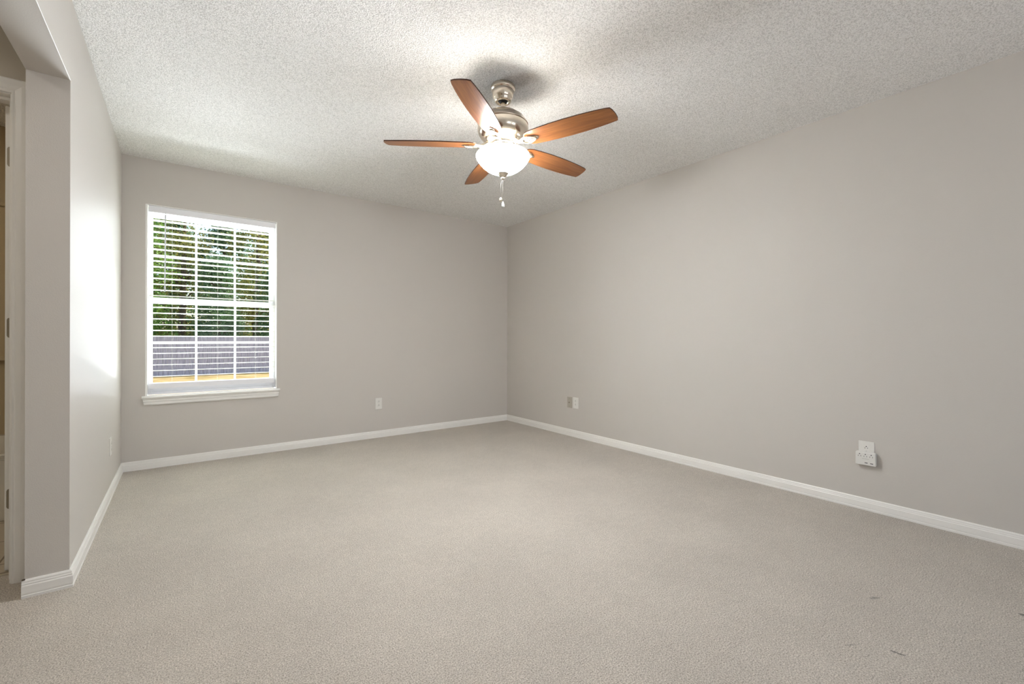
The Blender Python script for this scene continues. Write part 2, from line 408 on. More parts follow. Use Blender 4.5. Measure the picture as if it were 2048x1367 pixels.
# hall behind the opening, bathroom beyond
DX0, DX1, DZ = -1.32, -0.575, 2.046     # door opening
o = wall_with_hole('wall_hall', M['hall'], -1.75, XL - TW, 0, H, [(DX0 - .02, DX1 + .02, -0.001, DZ + .02)], YD, YD + 0.125)
struct(o, 'hall wall with the bathroom door', 'wall')
o = MB().box(-1.80, -1.75, YR, YB + WT, 0, H).build('wall_far_left', M['hall']); struct(o)
o = MB().box(-1.75, XL - TW, 0.60, 0.70, 0, H).build('wall_hall_near', M['hall']); struct(o)
o = MB().box(-1.75, XL - TW, YB - 0.10, YB + WT, 0, H).build('wall_bathroom', M['bath_wall']); struct(o)
o = MB().box(-1.75, XL - TW, YD + 0.10, YB - 0.10, 0.0, 0.006).build('floor_bathroom', M['tile']); struct(o, 'tiled bathroom floor', 'floor')

# baseboards: stepped colonial profile, 7 cm high. profile (depth, height)
BP = [(0, 0), (0.013, 0), (0.0135, 0.010), (0.0115, 0.0125), (0.0125, 0.018), (0.0125, 0.046), (0.0100, 0.050), (0.0105, 0.054), (0.0085, 0.0585), (0.0085, 0.064), (0.0050, 0.0695), (0, 0.0695)]
BP = [(d_, z_ * 1.02) for d_, z_ in BP]
def baseboard(name, path, label=None):
    """path of (x, y); the board stands on the left side of the walking direction; mitred at corners"""
    m = MB(); n = len(path); P = [Vector(p) for p in path]; rings = []
    for i, p in enumerate(P):
        d1 = (P[i] - P[i - 1]).normalized() if i > 0 else None
        d2 = (P[i + 1] - P[i]).normalized() if i < n - 1 else None
        n1 = Vector((-d1.y, d1.x)) if d1 else None; n2 = Vector((-d2.y, d2.x)) if d2 else None
        if n1 is None: nn = n2
        elif n2 is None: nn = n1
        else:
            nn = (n1 + n2); nn = nn / max(1e-6, nn.dot(n1))
        rings.append([m.bm.verts.new((p.x + nn.x * u, p.y + nn.y * u, z)) for u, z in BP])
    k = len(BP)
    for a, b_ in zip(rings, rings[1:]):
        for i in range(k):
            m.bm.faces.new((a[i], a[(i + 1) % k], b_[(i + 1) % k], b_[i]))
    m.bm.faces.new(rings[0][::-1]); m.bm.faces.new(rings[-1])
    o = m.build(name, M['trim']); struct(o, label, 'baseboard' if label else None); return o
baseboard('baseboard_back', [(XR, YB), (XL, YB)], 'white baseboard under the window wall')
baseboard('baseboard_right', [(XR, YR), (XR, YB)], 'white baseboard along the right wall')
baseboard('baseboard_left', [(XL, YB), (XL, YP), (XL - TW - 0.007, YP)], 'white baseboard along the left wall, turning round its end')
baseboard('baseboard_rear', [(XL, YR), (XR, YR)])
# dark gap where the hall casing meets the end of the pier baseboard
o = MB().prism([(-0.004, 0.0705), (0.006, 0.0705), (0.004, 0.0735), (-0.004, 0.0725)], lambda u, v, d: (XL - TW + u - 0.003, d, v), YP - 0.010, YP - 0.001).build('trim_3', M['gap']); struct(o)

# ------------------------------------------------------------------ window
def build_window():
    win = empty('window_1', (WX0, YB, WZ0)); struct(win, 'white double-hung window with grilles, white reveal and sill', 'window')
    def part(mb, name, mat, parent=win):
        o = mb.build(name, mat, None); o.parent = parent
        o.matrix_parent_inverse = Matrix.Translation(-Vector(parent.location)) if parent is win else Matrix()
        return o
    # painted reveal (jamb boards and head) set into the wall, edge flush with the wall
    r = MB()
    r.box(WX0 - 0.001, WX0 + 0.012, YB - 0.0015, YB + WT, WZ0, WZ1, 0.001)
    r.box(WX1 - 0.004, WX1 + 0.001, YB - 0.0015, YB + WT, WZ0, WZ1, 0.001)
    r.box(WX0, WX1, YB - 0.0005, YB + WT, WZ1 - 0.004, WZ1 + 0.001, 0.001)
    part(r, 'reveal', M['reveal'])
    # outer vinyl frame
    fy0, fy1 = YB + 0.082, YB + 0.155
    fx0, fx1, fz0, fz1 = WX0 + 0.012, WX1 - 0.004, WZ0 + 0.002, WZ1 - 0.004
    fr_ = MB(); t = 0.020
    fr_.box(fx0, fx0 + t, fy0, fy1, fz0, fz1, .002); fr_.box(fx1 - t, fx1, fy0, fy1, fz0, fz1, .002)
    fr_.box(fx0 + t, fx1 - t, fy0, fy1, fz1 - t - .012, fz1, .002); fr_.box(fx0 + t, fx1 - t, fy0, fy1, fz0, fz0 + t, .002)
    part(fr_, 'window_frame', M['vinyl'])
    GX0, GX1 = -0.187, 0.650
    def sash(name, y0, y1, z0, z1, gz0, gz1):
        s_ = MB(); a0, a1 = fx0 + t, fx1 - t
        s_.box(a0, GX0, y0, y1, z0, z1, .0015); s_.box(GX1, a1, y0, y1, z0, z1, .0015)
        s_.box(GX0, GX1, y0, y1, z0, gz0, .0015); s_.box(GX0, GX1, y0, y1, gz1, z1, .0015)
        so = part(s_, name, M['vinyl'])
        yc = (y0 + y1) / 2
        g = MB()
        for xc in (0.0995, 0.3795):
            g.box(xc - .008, xc + .008, yc - .004, yc + .004, gz0, gz1, .001)
        zc = (gz0 + gz1) / 2 + (0.012 if z0 > 1 else 0.0)
        g.box(GX0, GX1, yc - .0035, yc + .0035, zc - .0055, zc + .0055, .001)
        go = g.build('grille', M['vinyl']); go.parent = so; 
        gl = MB().box(GX0, GX1, yc - .0075, yc - .0055, gz0, gz1).build('glass', M['glass']); gl.parent = so
        return so
    sash('upper_sash', YB + .118, YB + .145, 1.318, fz1 - t - .012, 1.357, 2.010)
    sash('lower_sash', YB + .088, YB + .114, fz0 + t, 1.357, 0.662, 1.309)
    lk = MB().box(0.20, 0.255, YB + .070, YB + .088, 1.345, 1.357, .003).box(0.222, 0.262, YB + .062, YB + .072, 1.350, 1.357, .002)
    part(lk, 'sash_lock', M['vinyl'])
    # stool (sill board) with horns, and the moulded apron under it
    st = MB()
    st.box(WX0 + 0.001, WX1 - 0.001, YB - 0.002, YB + 0.082, WZ0 - 0.018, WZ0)
    st.prism([(0, 0.002), (-0.028, 0.001), (-0.034, -0.003), (-0.0355, -0.009), (-0.034, -0.015), (-0.029, -0.018), (0, -0.018)],
             lambda u, v, d: (d, YB + u, WZ0 + v), -0.2475, 0.7175)
    part(st, 'window_sill', M['trim'])
    ap = MB()
    prof = [(0, 0), (-0.024, 0), (-0.024, -0.006), (-0.018, -0.010), (-0.019, -0.024), (-0.015, -0.029), (-0.016, -0.046), (-0.011, -0.053), (0, -0.053)]
    za = WZ0 - 0.018
    A = []; B_ = []
    for u, v in prof:
        ins = 0.002 - v * 0.18
        A.append(ap.bm.verts.new((-0.2455 + ins, YB + u, za + v))); B_.append(ap.bm.verts.new((0.7155 - ins, YB + u, za + v)))
    k = len(prof)
    for i in range(k): ap.bm.faces.new((A[i], A[(i + 1) % k], B_[(i + 1) % k], B_[i]))
    ap.bm.faces.new(A[::-1]); ap.bm.faces.new(B_)
    part(ap, 'apron', M['trim'])
build_window()

# ------------------------------------------------------------------ blind
def build_blind():
    BX0, BX1 = -0.2055, 0.6800
    yc = YB + 0.043
    root = empty('window_blind', ((BX0 + BX1) / 2, yc, WZ1 - 0.005))
    tag(root, 'white faux-wood horizontal blind lowered inside the window, slats open', 'blind')
    inv = Matrix.Translation(-root.location)
    def part(mb, name, mat, parent=None):
        o = mb.build(name, mat); o.parent = parent or root
        if not parent: o.matrix_parent_inverse = inv
        return o
    part(MB().box(BX0 + .004, BX1 - .004, yc - .020, yc + .024, 2.032, WZ1 - .006, .002), 'headrail', M['slat'])
    v = MB()
    v.prism([(-0.034, 2.0775), (-0.030, 2.0775), (-0.0235, 2.075), (-0.0235, 2.030), (-0.030, 2.0265), (-0.034, 2.029), (-0.036, 2.036), (-0.036, 2.070)], lambda u, z, d: (d, yc + u, z), BX0 - .003, BX1 + .005)
    part(v, 'valance', M['vinyl'])
    s_ = MB(); n = 28; z_top, z_bot = 1.9720, 0.7190
    rnd = random.Random(4)
    for i in range(n):
        z = z_top + (z_bot - z_top) * i / (n - 1)
        tilt = math.radians(-2.4 + rnd.uniform(-.6, .6)); w2 = 0.0245
        top = []; bot = []
        for j in range(7):
            u = -1 + 2 * j / 6
            dy = w2 * u; dz = 0.0016 * (1 - u * u) + dy * math.tan(tilt)
            top.append((dy, dz + .0017)); bot.append((dy, dz - .0017))
        s_.prism(top + bot[::-1], lambda u, vv, d, z=z: (d, yc + u, z + vv), BX0, BX1)
    part(s_, 'slats', M['slat'])
    br = MB().prism([(-.0250, 0.625), (.0250, 0.625), (.0265, 0.630), (.0265, 0.662), (.024, 0.668), (-.024, 0.668), (-.0265, 0.662), (-.0265, 0.630)], lambda u, z, d: (d, yc + u, z), BX0 + .002, BX1 - .004)
    part(br, 'bottom_rail', M['vinyl'])
    for x in (-0.0620, 0.2480, 0.5320):
        c_ = MB()
        for dy in (-.0262, .0262):
            c_.tube([(x, yc + dy, 2.03), (x, yc + dy, 1.3), (x, yc + dy, 0.655)], 0.00045, 4)
        for i in range(n):
            z = z_top + (z_bot - z_top) * i / (n - 1) - .003
            c_.tube([(x, yc - .0262, z), (x, yc + .0262, z)], 0.0005, 4)
        part(c_, 'ladder_cord', M['slat'])
        part(MB().lathe([(0, .6235), (.006, .6235), (.006, .6262), (0, .6262)], 12, x + .004, yc - .0), 'cord_plug', M['plate2'])
    wd = MB().tube([(-.1045, yc - .039, 2.030), (-.1045, yc - .040, 2.012)], .0022, 6)
    wd.tube([(-.1045, yc - .040, 2.014), (-.1060, yc - .040, 1.70), (-.1075, yc - .040, 1.44)], .0042, 6)
    wd.tube([(-.1075, yc - .040, 1.445), (-.1077, yc - .040, 1.402)], [.0050, .0062], 6)
    part(wd, 'tilt_wand', M['wand'])
build_blind()

# ------------------------------------------------------------------ bathroom door, casing
def casing_profile():
    return [(0, 0), (0, 0.009), (0.004, 0.011), (0.010, 0.0095), (0.014, 0.0125), (0.030, 0.0155), (0.046, 0.0165), (0.053, 0.0175), (0.057, 0.015), (0.057, 0)]
def build_casing():
    rings = []; m = MB(); cp = casing_profile(); ix0, ix1, iz = DX0 - .005, DX1 + 0.0050, DZ + 0.004
    for (x, z, sx, sz) in ((ix1, 0.0, 1, 0), (ix1, iz, 1, 1), (ix0, iz, -1, 1), (ix0, 0.0, -1, 0)):
        rings.append([m.bm.verts.new((x + sx * u, YD - d, z + sz * u)) for u, d in cp])
    k = len(cp)
    for a, b_ in zip(rings, rings[1:]):
        for i in range(k): m.bm.faces.new((a[i], a[(i + 1) % k], b_[(i + 1) % k], b_[i]))
    m.bm.faces.new(rings[0][::-1]); m.bm.faces.new(rings[-1])
    o = m.build('trim_1', M['trim']); struct(o, 'white moulded casing round the bathroom doorway', 'door casing')
build_casing()
def build_door():
    root = empty('door_1', (DX1, YD + 0.125, 0)); struct(root, 'white bathroom door swung open, its hinge edge showing', 'door')
    inv = Matrix.Translation(-root.location)
    def part(mb, name, mat, parent=None):
        o = mb.build(name, mat); o.parent = parent or root
        if not parent: o.matrix_parent_inverse = inv
        return o
    j = MB()
    j.box(DX1, DX1 + .018, YD, YD + .125, 0, DZ, .001); j.box(DX0 - .018, DX0, YD, YD + .125, 0, DZ, .001)
    j.box(DX0 - .018, DX1 + .018, YD, YD + .125, DZ, DZ + .018, .001)
    j.box(DX1 - .011, DX1, YD + .045, YD + .080, 0, DZ, .001); j.box(DX0, DX0 + .011, YD + .045, YD + .080, 0, DZ, .001); j.box(DX0, DX1, YD + .045, YD + .080, DZ - .011, DZ, .001)
    part(j, 'jamb', M['trim'])
    y0 = YD + 0.128; lx1 = DX1 - 0.004; lx0 = lx1 - 0.0375
    d = MB().box(lx0, lx1, y0, y0 + 0.735, 0.012, DZ - .008, .002)
    # two columns of raised panels on the face turned to the room
    for (ya, yb_) in ((y0 + .11, y0 + .34), (y0 + .41, y0 + .64)):
        for (za, zb) in ((.20, .78), (.95, 1.55), (1.66, 1.90)):
            d.box(lx0 - .004, lx0 + .001, ya, yb_, za, zb, .003); d.box(lx1 - .001, lx1 + .0, ya, yb_, za, zb)
    leaf = part(d, 'door_leaf', M['trim'])
    for z in (1.819, 1.071, 0.323):
        h = MB()
        xa, xb, hh, c_ = lx0 + .0058, lx1 + .002, .0445, .010
        h.prism([(xb, -hh), (xa + c_, -hh), (xa + c_ * .3, -hh + c_ * .3), (xa, -hh + c_), (xa, hh - c_), (xa + c_ * .3, hh - c_ * .3), (xa + c_, hh), (xb, hh)], lambda u, v, dd, z=z: (u, dd, z + v), y0 - .0012, y0 + .0015)
        h.tube([(lx1 + .006, y0 - .004, z - hh), (lx1 + .006, y0 - .004, z + hh)], .0055, 10)
        ho = h.build('hinge', M['hinge']); ho.parent = leaf
        sw = MB()
        for dz in (-.030, 0, .030):
            sw.tube([(xa + .010 + (.006 if dz == 0 else 0), y0 - .0012, z + dz), (xa + .010 + (.006 if dz == 0 else 0), y0 - .0018, z + dz)], .0022, 8)
        so = sw.build('hinge_screws', M['slot']); so.parent = leaf
    k = MB()
    k.tube([(lx0 - .001, y0 + .675, .96), (lx0 - .012, y0 + .675, .96), (lx0 - .016, y0 + .675, .96), (lx0 - .040, y0 + .675, .96), (lx0 - .055, y0 + .675, .96), (lx0 - .062, y0 + .675, .96)], [.030, .026, .012, .012, .026, .014], 16)
    part(k, 'door_knob', M['nickel'])
build_door()
o = MB().box(DX0, DX1, YD + .110, YD + .128, 0, 0.008, .002).build('trim_2', M['hinge']); struct(o)

def build_tub():
    ty0, ty1, tx0, tx1, th = 3.640, 4.392, -1.745, -0.4995, 0.384
    root = empty('bathtub', ((tx0 + tx1) / 2, (ty0 + ty1) / 2, 0.006)); tag(root, 'white bathtub seen as a sliver through the open bathroom door', 'bathtub')
    inv = Matrix.Translation(-root.location)
    m = MB(); bm = m.bm
    def ring(x0, x1, y0, y1, z): return [bm.verts.new(p) for p in ((x0, y0, z), (x1, y0, z), (x1, y1, z), (x0, y1, z))]
    R_ = [ring(tx0, tx1, ty0 + .02, ty1, .006), ring(tx0, tx1, ty0 + .02, ty1, th - .03), ring(tx0, tx1, ty0, ty1, th - .02), ring(tx0, tx1, ty0, ty1, th), ring(tx0 + .08, tx1 - .08, ty0 + .07, ty1 - .07, th), ring(tx0 + .12, tx1 - .12, ty0 + .11, ty1 - .11, .10), ]
    for a, b_ in zip(R_, R_[1:]):
        for i in range(4): bm.faces.new((a[i], a[(i + 1) % 4], b_[(i + 1) % 4], b_[i]))
    bm.faces.new(R_[0][::-1]); bm.faces.new(R_[-1])
    bmesh.ops.bevel(bm, geom=bm.edges[:], offset=.008, segments=2, affect='EDGES')
    o = m.build('tub_shell', M['porcelain']); o.parent = root; o.matrix_parent_inverse = inv
    s_ = MB(); s_.tube([(tx0 + .10, (ty0 + ty1) / 2, .55), (tx0 + .02, (ty0 + ty1) / 2, .55)], .022, 12)
    o = s_.build('tub_spout', M['nickel']); o.parent = root; o.matrix_parent_inverse = inv
build_tub()
# tiled-look surround panels above the tub with their joint ledges
m = MB().box(-1.748, XL - TW - .001, 4.390, YB - .10 + .0, .38, 1.92).box(-1.748, XL - TW - .001, 4.372, YB - .10, 1.905, 1.93, .003).box(-1.748, XL - TW - .001, 4.360, YB - .10, .875, .905, .003)
o = m.build('wall_tub_surround', M['bath_wall']); struct(o)
add_light('bathroom_fill_light', 'AREA', 5.0, (1.0, 0.86, 0.66), (-1.35, 3.3, 2.36), (0, 0, 0), shape='RECTANGLE', size=.5, size_y=.12)  # unseen lamp added to brighten the bathroom behind the doorway

# ------------------------------------------------------------------ outlets
def outlet(name, label, loc, rotz, kind='duplex', group=None, mat='plate', w2=.035, h2=.0575, dark=1.0):
    """plate in the local XZ plane facing -Y"""
    root = empty(name, loc, (0, 0, rotz)); tag(root, label, 'wall outlet', group)
    p = MB().box(-w2, w2, -.0055, 0.0005, -h2, h2, .0028, 2).build('cover_plate', M[mat]); p.parent = root
    if kind == 'duplex':
        for s in (1, -1):
            z = .0195 * s
            oct_ = []
            for a in range(24):
                an = 2 * PI * a / 24; x_ = .0172 * math.cos(an); zz = max(-.0135, min(.0135, .0172 * math.sin(an)))
                oct_.append((x_, zz))
            sk = MB().prism(oct_, lambda u, v, d, z=z: (u, d, v + z), -.0072, -.004).build('socket', M['plate']); sk.parent = root
            sl = MB().box(-.0072, -.0052, -.0076, -.0070, z - .0055, z + .0025).box(.0052, .0072, -.0076, -.0070, z - .0045, z + .0025)
            sl.lathe([(0, 0), (.0028, 0), (.0028, .0006), (0, .0006)], 12)
            bmv = sl.bm.verts[:][-26:]
            for v in sl.bm.verts:
                if abs(v.co.y) < .004 and abs(v.co.z) < .002 and math.hypot(v.co.x, v.co.y) < .004:
                    x_, y_, z_ = v.co; v.co = (x_, -.0070 - z_, z + .0078 + y_)
            so = sl.build('socket_slots', M['slot']); so.parent = sk
        sc_ = MB().tube([(0, -.005, 0), (0, -.0068, 0)], .0028, 10).build('screw', M['plate2']); sc_.parent = root
    elif kind == 'coax':
        c_ = MB().tube([(0, -.005, 0), (0, -.0085, 0)], .0075, 6); c_.tube([(0, -.0085, 0), (0, -.015, 0)], .0048, 14)
        co = c_.build('coax_connector', M['hinge']); co.parent = root
        pin = MB().tube([(0, -.0150, 0), (0, -.0154, 0)], .0032, 10).build('socket_hole', M['slot']); pin.parent = co
        for z in (.042, -.042):
            sc_ = MB().tube([(0, -.005, z), (0, -.0068, z)], .0032, 10).build('screw', M['hinge']); sc_.parent = root
    return root
outlet('wall_outlet', 'white duplex outlet on the window wall, right of the window', (1.6408, YB, 0.352), 0)
outlet('coax_outlet', 'greige cable outlet plate with a dark centre connector, nearer the corner', (XR, 3.371, 0.354), PI / 2 * -1, 'coax', mat='greige_plate')
bpy.data.objects['coax_outlet']['category'] = 'cable outlet'
outlet('wall_outlet', 'white duplex outlet beside the greige cable plate on the right wall', (XR, 3.280, 0.357), -PI / 2, w2=.0375)
outlet('wall_outlet', 'white outlet plate seen nearly edge-on on the left wall', (XL, 3.842, 0.325), PI / 2)
outlet('wall_outlet', 'white outlet on the right wall, half covered by a plug-in adapter', (XR, 0.8395, 0.355), -PI / 2, w2=.0385)

def build_adapter():
    root = empty('power_adapter', (XR - .0076, 0.8365, 0.3135), (0, 0, -PI / 2))
    tag(root, 'white plug-in adapter with three sockets and two USB ports', 'power adapter')
    w2, h2, dp = .0485, .0385, .0285
    b_ = MB().box(-w2, w2, -dp, 0, -h2, h2, .0045, 3).build('adapter_body', M['plate']); b_.parent = root
    for x in (-.028, 0, .028):
        s_ = MB(); s_.box(x - .0072, x - .0054, -dp - .0005, -dp + .001, .0110, .0180); s_.box(x + .0054, x + .0072, -dp - .0005, -dp + .001, .0110, .0180)
        s_.tube([(x, -dp - .0005, .0262), (x, -dp + .001, .0262)], .0028, 12)
        o = s_.build('socket', M['slot']); o.parent = root
    for x in (.004, .030):
        s_ = MB().box(x - .0070, x + .0070, -dp - .0006, -dp + .001, -.0255, -.0215, .0003).build('usb_port', M['slot']); s_.parent = root
    pr = MB(); x = -.016
    for wd in (.0022, .0018, .003, .0016, .0024, .002, .0028, .0018, .0022, .0026):
        pr.box(x, x + wd, -dp - .0003, -dp + .0005, -.0012, .0006); x += wd + .0011
    o = pr.build('printed_line', M['print']); o.parent = root
build_adapter()

# ------------------------------------------------------------------ ceiling fan
FX, FY, ZB = 1.4400, 2.0067, 2.1084
def build_fan():
    root = empty('ceiling_fan', (FX, FY, H))
    tag(root, 'five-blade cherry wood and brushed nickel ceiling fan with a lit white glass bowl', 'ceiling fan')
    def lz(prof): return [(r, z - H) for r, z in prof]
    def part(mb, name, mat, parent=root, **k): return mb.build(name, mat, parent, **k)
    part(MB().lathe(lz([(0, 2.4395), (.0655, 2.4395), (.0680, 2.436), (.0680, 2.420), (.0655, 2.4165), (.0600, 2.4150), (.0600, 2.412), (.0610, 2.4095), (.0600, 2.400), (.0565, 2.383), (.0500, 2.368), (.0480, 2.366), (.0475, 2.357), (.0430, 2.351), (.0340, 2.3485), (.0300, 2.352), (.0240, 2.360), (0, 2.362)])), 'canopy', M['nickel'])
    part(MB().lathe(lz([(0, 2.368), (.017, 2.366), (.0255, 2.358), (.0235, 2.350), (.014, 2.344)]), 24), 'hanger_ball', M['slot'])
    part(MB().lathe(lz([(.0125, 2.358), (.0125, 2.300)]), 24), 'downrod', M['nickel'])
    part(MB().lathe(lz([(.0125, 2.318), (.020, 2.316), (.022, 2.306), (.028, 2.298), (.034, 2.2945)]), 24), 'rod_collar', M['nickel'])
    mot = part(MB().lathe(lz([(.060, 2.2205), (.1385, 2.2200), (.1400, 2.2165), (.1425, 2.200), (.1415, 2.185), (.135, 2.166), (.123, 2.150), (.107, 2.1385), (.103, 2.1375), (.101, 2.1330), (.088, 2.1270), (.070, 2.1230), (0, 2.1225)]), 64), 'motor_housing', M['nickel'])
    part(MB().lathe(lz([(.030, 2.296), (.060, 2.291), (.095, 2.276), (.122, 2.254), (.1365, 2.232), (.1410, 2.2250), (.1420, 2.2222), (.1405, 2.2206), (.06, 2.2206)]), 64), 'housing_top', M['nickel'])
    part(MB().lathe(lz([(0, 2.124), (.066, 2.124), (.068, 2.121), (.068, 2.108), (.064, 2.106), (.062, 2.100), (.066, 2.093), (.074, 2.088), (.074, 2.078), (.064, 2.063), (0, 2.063)]), 48), 'switch_housing', M['nickel'])
    # light kit: bowl open at the top, held by the threaded rod and finial
    bw = [(.1395, 2.0600), (.1450, 2.0590), (.1490, 2.0550), (.1505, 2.0480), (.1500, 2.0420), (.1475, 2.0360), (.1410, 2.0240), (.1290, 2.0080), (.1130, 1.9910), (.0940, 1.9760), (.0740, 1.9640), (.0520, 1.9555), (.0300, 1.9510), (.0090, 1.9500)]
    inn = [(max(.006, r - .0045), z + .0035) for r, z in bw[::-1][:-1]]
    mb_ = MB().lathe(lz(bw[3:]), 64, mi=0); mb_.lathe(lz(bw[:4]), 64, mi=1); mb_.lathe(lz(inn[::-1] + [(.0055, 1.9530), (.0060, 1.9500), (.0090, 1.9500)]), 64, mi=1); mb_.lathe(lz([(.1395, 2.0600), inn[-1]]), 64, mi=1)
    bmesh.ops.remove_doubles(mb_.bm, verts=mb_.bm.verts[:], dist=1e-5)
    part(mb_, 'glass_bowl', [M['bowl'], M['bowl_in']])
    part(MB().lathe(lz([(.005, 2.075), (.005, 1.958)]), 12), 'bowl_rod', M['nickel'])
    part(MB().lathe(lz([(0, 1.9560), (.0330, 1.9535), (.0325, 1.9500), (.0260, 1.9430), (.0170, 1.9345), (.0090, 1.9300), (.0075, 1.9280), (.0105, 1.9255), (.0105, 1.9215), (.0060, 1.9185), (0, 1.918)]), 32), 'finial', M['nickel'])
    for k in range(3):
        a = 2 * PI * k / 3 + 0.5
        part(MB().lathe([(0, .0), (.012, .002), (.0135, .016), (.010, .020), (0, .021)], 16), 'lamp_holder', M['plate'], loc=(.052 * math.cos(a), .052 * math.sin(a), 2.040 - H))
        bl = part(MB().lathe([(0, -.030), (.008, -.028), (.0125, -.018), (.0130, -.006), (.010, .002), (.008, .006)], 16), 'light_bulb', M['bulb'], loc=(.052 * math.cos(a), .052 * math.sin(a), 2.038 - H))
    # blades: outline in local XY (x along the blade), thickness along z
    up = [(.150, .030), (.165, .046), (.19, .054), (.24, .0590), (.32, .0640), (.40, .0655), (.48, .0640), (.56, .0590), (.62, .0525), (.648, .0480)]
    tipc = [(.6475, .0450), (.6440, .0), (.6300, -.0470)]
    outline = [(x, y) for x, y in up] + [(.6530, .030), (.6530, .0), (.6480, -.030), (.6370, -.0490)] + [(x, -y) for x, y in up[::-1][2:]]
    outline = [(.150, .0300)] + up[1:] + [(.6535, .0300), (.6530, .0020), (.6480, -.028), (.6400, -.0475)] + [(x, -y) for x, y in up[::-1][1:]]
    tau = math.radians(-11.7)
    th0 = math.radians(38.255 + 180)
    for k in range(5):
        a = th0 + k * 2 * PI / 5
        m = MB(); th = .0030
        A = [m.bm.verts.new((x, y, th)) for x, y in outline]; B_ = [m.bm.verts.new((x, y, -th)) for x, y in outline]
        m.bm.faces.new(A); m.bm.faces.new(B_[::-1])
        n = len(outline)
        for i in range(n):
            f_ = m.bm.faces.new((A[i], B_[i], B_[(i + 1) % n], A[(i + 1) % n])); f_.material_index = 1
        rot = (Matrix.Rotation(a, 4, 'Z') @ Matrix.Rotation(tau, 4, 'X')).to_euler()
        bl = part(m, 'fan_blade', [M['cherry'], M['blade_edge']], loc=(0, 0, ZB - H), rot=rot)
        # blade iron: arm from the hub plus an oval medallion with a raised rim under the blade
        br = MB()
        zz = -.0035
        br.prism([(.205, .016), (.222, .011), (.232, .0), (.222, -.011), (.205, -.016), (.18, -.029), (.155, -.030), (.138, -.018), (.125, -.013), (.095, -.013), (.095, .013), (.125, .013), (.138, .018), (.155, .030), (.18, .029)][::-1], lambda u, v, d: (u, v, d), zz - .004, zz, bev=.0012)
        pts = []
        for i in range(25):
            t_ = 2 * PI * i / 24
            pts.append((.172 + .040 * math.cos(t_), .0255 * math.sin(t_) * (1 - .25 * math.cos(t_)), zz - .0055))
        br.tube(pts, .0042, 8)
        br.tube([(.060, 0, .016), (.085, 0, .011), (.105, 0, .000), (.125, 0, -.006), (.142, 0, -.007)], [.013, .012, .011, .010, .007], 10)
        bo = br.build('blade_bracket', M['nickel'], bl)
        sw = MB()
        for (x, y) in ((.186, 0), (.164, .010), (.164, -.010)):
            sw.lathe([(0, zz - .0075), (.0040, zz - .0065), (.0045, zz - .004)], 10, x, y)
        sw.build('bracket_screws', M['nickel'], bl)
    # pull chains: fine beads below the bowl with their fobs
    r_ = Vector((math.cos(YAW), -math.sin(YAW), 0))
    for (off, z1, kind) in ((-.012, 1.818, 'metal'), (.000, 1.795, 'clear')):
        cx_, cy_ = r_.x * off, r_.y * off
        c_ = MB()
        c_.tube([(cx_ * .3, cy_ * .3, 1.922 - H), (cx_, cy_, 1.89 - H), (cx_, cy_, z1 - H)], .0003, 4)
        co = part(c_, 'pull_chain', M['chain'])
        if kind == 'metal':
            fb = MB().lathe([(0, z1 - H), (.003, z1 - H - .002), (.0075, z1 - H - .008), (.0085, z1 - H - .016), (.0075, z1 - H - .022), (.003, z1 - H - .025), (0, z1 - H - .0255)], 14, cx_, cy_)
            fb.build('chain_fob', M['hinge'], co)
        else:
            fb = MB().lathe([(0, z1 - H), (.0022, z1 - H - .002), (.0055, z1 - H - .008), (.0085, z1 - H - .026), (.0085, z1 - H - .031), (0, z1 - H - .032)], 14, cx_, cy_)
            fb.build('chain_fob', M['acrylic'], co)
build_fan()
# the bulbs' light: small spherical sources just above each bulb, inside the open bowl
for k in range(3):
    a = 2 * PI * k / 3 + 0.5
    add_light('fan_bulb_light', 'POINT', 7.0, (1.0, 0.98, 0.95), (FX + .085 * math.cos(a), FY + .085 * math.sin(a), 2.050), shadow_soft_size=0.035)

# ------------------------------------------------------------------ outdoors
GZ = -0.48
o = MB().box(-30, 40, YB + WT, 60, GZ - .3, GZ).build('ground', M['lawn']); struct(o, 'dry yellowish lawn behind the house', 'lawn')
o = MB().box(-1.80 - .3, XR + WT + .3, YB + WT + .002, YB + .62, H + .02, H + .20).build('eave_sun_block', M['siding']); struct(o)  # unseen overhang added to keep the sun out of the window
o = MB().box(-2.1, XR + WT + .3, YR - WT - .4, YB + .62, H + .20, H + .32).build('roof_sun_block', M['siding']); struct(o)  # unseen slab added to keep the sun out of the room

def build_fence():
    root = empty('wood_fence', (1.2, 22.0, GZ)); tag(root, 'weathered grey wooden privacy fence across the back of the yard', 'fence')
    rnd = random.Random(3); L = 2.44
    for p in range(6):
        x0 = -6.1 + p * L
        m = MB(); x = x0 + .005
        while x < x0 + L - .10:
            wd = .138
            h_ = 1.60 + rnd.uniform(-.012, .012); y = rnd.uniform(-.006, .006)
            m.prism([(x, .03), (x + wd, .03), (x + wd, h_ - .03), (x + wd - .03, h_), (x + .03, h_), (x, h_ - .03)], lambda u, v, d: (u, d, v), y - .01, y + .008)
            x += wd + .006
        m.build('picket_panel', M['fence'], root)
        r = MB()
        for z in (.3, .85, 1.4): r.box(x0, x0 + L, .012, .05, z, z + .09)
        r.build('fence_rail', M['fence'], root)
        MB().box(x0 - .045, x0 + .045, .05, .14, 0, 1.62, .005).build('fence_post', M['fence'], root)
build_fence()

